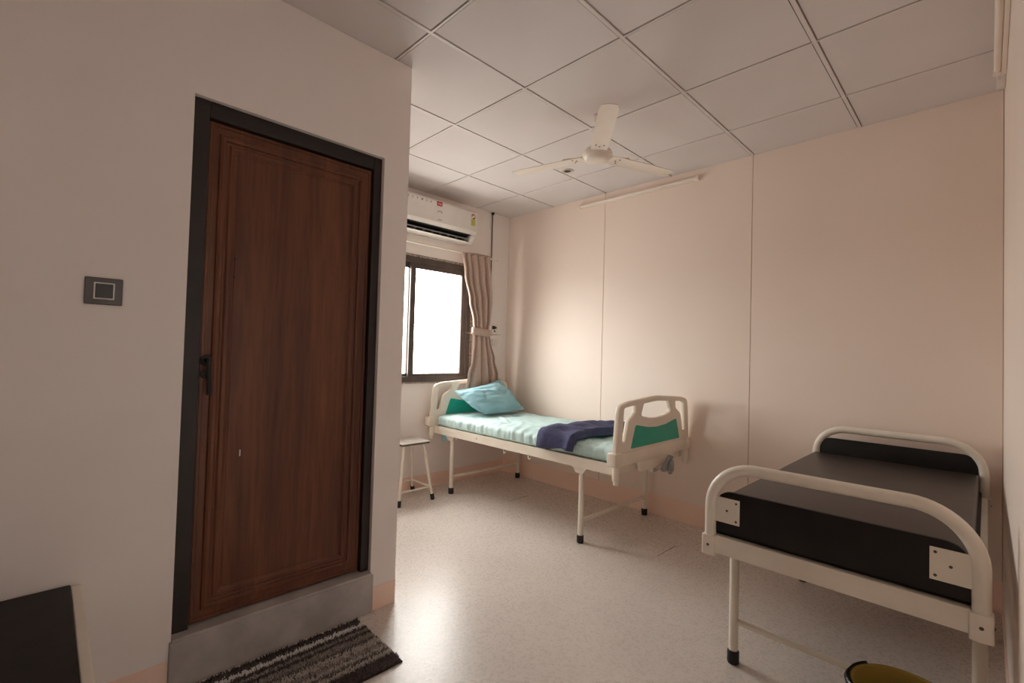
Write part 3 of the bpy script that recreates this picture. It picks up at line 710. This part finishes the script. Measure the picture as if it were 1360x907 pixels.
# ------------------------------------------------------------------ navy blanket over the foot of the mattress
def blanket():
    bm = B(); nt, ns = 70, 34; rows_t = []; rows_b = []
    path_len = .80+.10
    for i in range(nt+1):
        t = i/nt; d = t*path_len; rt_, rb_ = [], []
        for j in range(ns+1):
            s = j/ns
            # left and right edges in x as the cloth runs from the wall side to the near side
            xl = 1.40-.07*math.sin(t*PI*.9)-.04*t; xr = 1.77-.135*t-.04*math.sin(t*PI)
            x = xl+(xr-xl)*s+.022*noise.noise((t*5, s*2, 5))
            hang = .095+.012*math.sin(s*7)-.02*s
            if d < .80: y = -.125-d; z = MZ1+.020; 
            else:
                k = (d-.80)/.10; a = min(1, k*2.2)*PI/2
                y = -.925-.026*math.sin(a); z = MZ1+.020-.024*(1-math.cos(a))-max(0, k-.30)*hang
            amp = .030+.012*t+.016*math.exp(-((s-.35)/.25)**2)
            bump_ = amp*(.5+.5*noise.noise((x*9+t*2, t*7, 2.4)))+.016*(.5+.5*noise.noise((x*6+t*5, t*11-x*4, 7.7)))
            th = .014+.016*max(0, s-.75)*4*.6
            nrm = Vector((0, 0, 1)) if d < .80 else Vector((0, -math.sin(min(1, (d-.8)/.045)*PI/2), math.cos(min(1, (d-.8)/.045)*PI/2)))
            e = min(s, 1-s, t*2.0, (1-t)*3); edge = min(1, e/.06)**.5
            base = Vector((x, y, z))
            rb_.append(base-nrm*.004); rt_.append(base+nrm*(bump_+th)*edge)
        rows_t.append(rt_); rows_b.append(rb_)
    T = [[bm.verts.new(p) for p in r] for r in rows_t]; Bv = [[bm.verts.new(p) for p in r] for r in rows_b]
    for g in (T, Bv):
        for i in range(nt):
            for j in range(ns): bm.faces.new((g[i][j], g[i+1][j], g[i+1][j+1], g[i][j+1]))
    def lp(g): return [g[i][0] for i in range(nt+1)]+[g[nt][j] for j in range(1, ns+1)]+[g[i][ns] for i in range(nt-1, -1, -1)]+[g[0][j] for j in range(ns-1, 0, -1)]
    a_, b_ = lp(T), lp(Bv)
    for k in range(len(a_)): bm.faces.new((a_[k], a_[(k+1) % len(a_)], b_[(k+1) % len(a_)], b_[k]))
    return obj('blanket', bm, 'navy', None, smooth='all')
tag(blanket(), 'folded navy blanket draped across the foot of the mattress', 'blanket')

# ------------------------------------------------------------------ stool beside the bed head
st = thing('stool', 'cream steel stool with pale square top beside the hospital bed', 'stool', (.175, -1.265, 0))
sc_ = Vector((.175, -1.265, 0))
prism(b_ := B(), rounded([(-.135, -.135, .012), (.135, -.135, .012), (.135, .135, .012), (-.135, .135, .012)], 4), lambda a, b, d: (sc_.x+a, sc_.y+b, d), .474, .482); obj('seat', b_, 'steel', st, .002)
prism(b_ := B(), rounded([(-.131, -.131, .012), (.131, -.131, .012), (.131, .131, .012), (-.131, .131, .012)], 4), lambda a, b, d: (sc_.x+a, sc_.y+b, d), .462, .4735); obj('seat_edge', b_, 'frame', st, .001, bseg=1)
feet = []
for sx in (-1, 1):
    for sy in (-1, 1):
        t0 = sc_+Vector((sx*.092, sy*.092, .463)); f0 = sc_+Vector((sx*.150, sy*.160, .0))
        d = (t0-f0)
        lg = tubeo('leg', [f0+d*.06, t0], .0125, 'cream', st, 12)
        tubeo('foot', [f0+Vector((0, 0, .001)), f0+d*.105], .0165, 'black', lg, 14)
ring_z = .105
q = lambda sx, sy: sc_+Vector((sx*(.148-.056*ring_z/.463), sy*(.158-.066*ring_z/.463), ring_z))
for a, b in (((-1,-1),(1,-1)), ((1,-1),(1,1)), ((1,1),(-1,1)), ((-1,1),(-1,-1))):
    p0, p1 = q(*a), q(*b); d = (p1-p0).normalized()*.010
    tubeo('rung', [p0+d, p1-d], .0075, 'cream', st, 10)

# ------------------------------------------------------------------ examination couch
CL, CR, CN, CF = 2.812, 3.528, -1.630, -.090
co = thing('examination_couch', 'black topped examination couch with cream tube end hoops', 'couch', ((CL+CR)/2, (CN+CF)/2, 0))
for y in (CN, CF):
    tubeo('end_hoop', bez_path([(CL, y, .515), (CL, y, .832), (CR, y, .832), (CR, y, .515)], .150, 14), .0200, 'cream', co, 18)
    s = 1 if y == CN else -1
    boxo('end_beam', (CL+.022, CR-.022, min(y-.012*s, y-.008*s), max(y-.012*s, y-.008*s), .513, .577), 'cream', co)
    boxo('end_beam', (CL+.022, CR-.022, min(y-.0075*s, y+.026*s), max(y-.0075*s, y+.026*s), .573, .577), 'cream', co)
    for x in (CL, CR):
        bm = B(); sg = -1 if x == CL else 1
        prism(bm, rounded([(-.024, -.024, .008), (.024, -.024, .008), (.024, .024, .008), (-.024, .024, .008)], 4), lambda a, b, d: (x+a, y+b, d), .503, .574)
        br = obj('corner_socket', bm, 'cream', co, .002, smooth=True)
        latheo('bolt', [(0, .003), (.0035, .0025), (.005, 0)], (x+sg*.0, y-.024*s, .540), 'screw', br, 12, Vector((0, -s, 0)))
        latheo('bolt', [(0, .003), (.0035, .0025), (.005, 0)], (x+sg*.024, y, .540), 'screw', br, 12, Vector((sg, 0, 0)))
    # black end board, rounded top corners, screwed to white plates
    yb = y+.004*s; pt = .742 if y == CN else .776
    prism(b_ := B(), rounded([(CL+.021, .592), (CL+.021, pt, .06), (CR-.021, pt, .06), (CR-.021, .592)], 8), lambda a, b, d: (a, yb+d*s, b), -.008, .008)
    eb = obj('end_panel', b_, 'board', co, .002, smooth=True)
    for (x0, x1, scx) in ((CL+.016, CL+.104, 1), (CR-.104, CR-.016, -1)):
        pb = boxo('fixing_plate', (x0, x1, min(yb-.0085*s, yb-.0115*s), max(yb-.0085*s, yb-.0115*s), .629, .719), 'cream', eb, .001, bseg=1)
        xs_ = (x1-.012, x1-.012, (x0+x1)/2) if scx == 1 else (x0+.012, x0+.012, (x0+x1)/2)
        for xx, zz in zip(xs_, (.706, .642, .674)):
            latheo('screw', [(0, .002), (.003, .0018), (.0042, 0)], (xx, yb-.0116*s, zz), 'screw', eb, 10, Vector((0, -s, 0)))
for x, s in ((CL, 1), (CR, -1)):
    bm = B(); box(bm, min(x-.012*s, x-.008*s), max(x-.012*s, x-.008*s), CN+.027, CF-.027, .513, .577); box(bm, min(x-.008*s, x+.022*s), max(x-.008*s, x+.022*s), CN+.027, CF-.027, .573, .577)
    obj('side_rail', bm, 'cream', co)
    for y in (-1.395, -.365):
        lg = tubeo('leg', [(x+.004*s, y, .03), (x+.004*s, y, .5725)], .0175, 'cream', co, 16)
        latheo('foot', [(0, 0), (.020, 0), (.0225, .004), (.0225, .046), (.019, .052), (0, .052)], (x+.004*s, y, 0), 'black', lg, 20)
for y in (-1.395, -.365): tubeo('stretcher', [(CL+.022, y, .168), (CR-.022, y, .168)], .0115, 'cream', co, 12)
boxo('deck', (CL-.004, CR-.008, CN+.016, CF-.016, .5775, .600), 'board', co, .002)
bm = B(); box(bm, CL-.006, CR-.018, CN+.014, CF-.014, .601, .686)
obj('cushion', bm, 'rexine', co, .010, smooth=True, bseg=3)

# ------------------------------------------------------------------ yellow bin under the couch end
bc = Vector((3.376, -1.664, 0))
bn = thing('waste_bin', 'open round yellow bin with a black liner in front of the couch leg', 'bin', bc)
latheo('tub', [(0, 0), (.095, 0), (.100, .006), (.122, .286), (.130, .290), (.131, .298), (.126, .301), (.118, .297), (.097, .012), (0, .010)], bc, 'yellow', bn, 40)
bm = B(); rows = []
for i in range(13):
    t = i/12; row = []
    for k in range(40):
        a = 2*PI*k/40; r = .108*(1-t)
        z = .195-.05*math.sin(t*PI/2)+.095*r/.108*max(0, math.cos(a-.9))+.020*noise.noise((math.cos(a)*3*(1-t), math.sin(a)*3*(1-t), t*3))
        row.append(bm.verts.new((bc.x+r*math.cos(a), bc.y+r*math.sin(a), z)))
    rows.append(row)
for A_, B_ in zip(rows, rows[1:]):
    for k in range(40): bm.faces.new((A_[k], A_[(k+1) % 40], B_[(k+1) % 40], B_[k]))
obj('liner', bm, 'bag', bn, smooth='all')
bm = B(); rows = []
for i in range(9):
    t = i/8; row = []
    for k in range(15):
        a = math.radians(140+80*k/14); w_ = .004*noise.noise((k*.6, t*4, 3))
        if t < .3: r, z = .124+.008*t/.3, .3025+.0045*t/.3
        else: r, z = .134+.006*math.sin((t-.3)*5)+w_, .307-(t-.3)*.15*(.7+.5*math.sin(k*.5))
        row.append(bm.verts.new((bc.x+r*math.cos(a), bc.y+r*math.sin(a), z)))
    rows.append(row)
for A_, B_ in zip(rows, rows[1:]):
    for k in range(14): bm.faces.new((A_[k], A_[k+1], B_[k+1], B_[k]))
lf = obj('liner_fold', bm, 'bag', bn, smooth='all'); md = lf.modifiers.new('thickness', 'SOLIDIFY'); md.thickness = .002

# ------------------------------------------------------------------ low black bench at the left edge
be = thing('bench', 'low black topped bench with a cream edge against the left wall', 'bench', (1.86, -3.83, 0))
boxo('cushion', (XD+.012, 2.21, -4.32, -3.334, .405, .464), 'board', be, .004)
boxo('edge_rail', (XD+.008, 2.214, -3.333, -3.309, .395, .456), 'cream', be, .003)
boxo('edge_rail', (XD+.008, 2.214, -4.345, -4.321, .395, .456), 'cream', be, .003)
boxo('side_rail', (2.185, 2.21, -4.32, -3.334, .36, .404), 'cream', be, .002); boxo('side_rail', (XD+.012, XD+.04, -4.32, -3.334, .36, .404), 'cream', be, .002)
for x in (XD+.035, 2.18):
    for y in (-3.36, -4.29):
        lg = tubeo('leg', [(x, y, .02), (x, y, .395)], .0165, 'cream', be, 14); latheo('foot', [(0, 0), (.021, 0), (.021, .04), (0, .04)], (x, y, 0), 'black', lg, 16)

# ------------------------------------------------------------------ striped door mat
MA = (1.545, 1.925, -3.02, -2.375)
dm = thing('door_mat', 'grey striped shaggy door mat in front of the stone step', 'mat', ((MA[0]+MA[1])/2, (MA[2]+MA[3])/2, 0))
ang = 0.02
boxo('backing', (MA[0], MA[1], MA[2], MA[3], .0005, .006), 'backing', dm, .002)
stripes = [(0, .055, 'c'), (.055, .115, 'k'), (.115, .185, 'w'), (.19, .25, 'k'), (.25, .30, 'g'), (.30, .35, 'k'), (.35, .44, 'g'), (.44, .49, 'd'), (.49, .60, 'l'), (.60, .66, 'g'), (.66, .72, 'l'), (.72, .77, 'd'), (.77, .84, 'l'), (.84, 1.0, 'k')]
cols = {'c': srgb(86,78,76), 'k': srgb(108,98,95), 'w': srgb(248,246,245), 'g': srgb(180,171,164), 'd': srgb(140,131,126), 'l': srgb(218,211,204)}
bms = {k: B() for k in cols}
rr = random.Random(3)
for i in range(15000):
    u = rr.random(); y = rr.uniform(MA[2]+.004, MA[3]-.004); x = MA[0]+.004+u*(MA[1]-MA[0]-.008)
    k = [s[2] for s in stripes if s[0] <= u+rr.uniform(-.008, .008) < s[1] or (s[1] == 1.0 and u >= s[0])]
    k = k[-1] if k else 'k'
    if k in 'gdl' and rr.random() < .22: k = rr.choice('gdlk')
    bm = bms[k]; h = rr.uniform(.011, .019); r = .0026; a = rr.uniform(0, 2*PI); lean = Vector((rr.uniform(-.005, .005), rr.uniform(-.005, .005), 0))
    v = [bm.verts.new((x+r*math.cos(a+2*PI*q_/3), y+r*math.sin(a+2*PI*q_/3), .0055)) for q_ in range(3)]
    w_ = [bm.verts.new((p.co.x+(p.co.x-x)*-.3+lean.x, p.co.y+(p.co.y-y)*-.3+lean.y, h)) for p in v]
    for q_ in range(3): bm.faces.new((v[q_], v[(q_+1) % 3], w_[(q_+1) % 3], w_[q_]))
    bm.faces.new(w_)
for k, bm in bms.items():
    c = cols[k]; o = obj('pile', bm, noisy('mat_yarn_'+k, c, tuple(v*.8 for v in c[:3])+(1,), 120, .95, spec=.1), dm); o['kind'] = 'stuff'
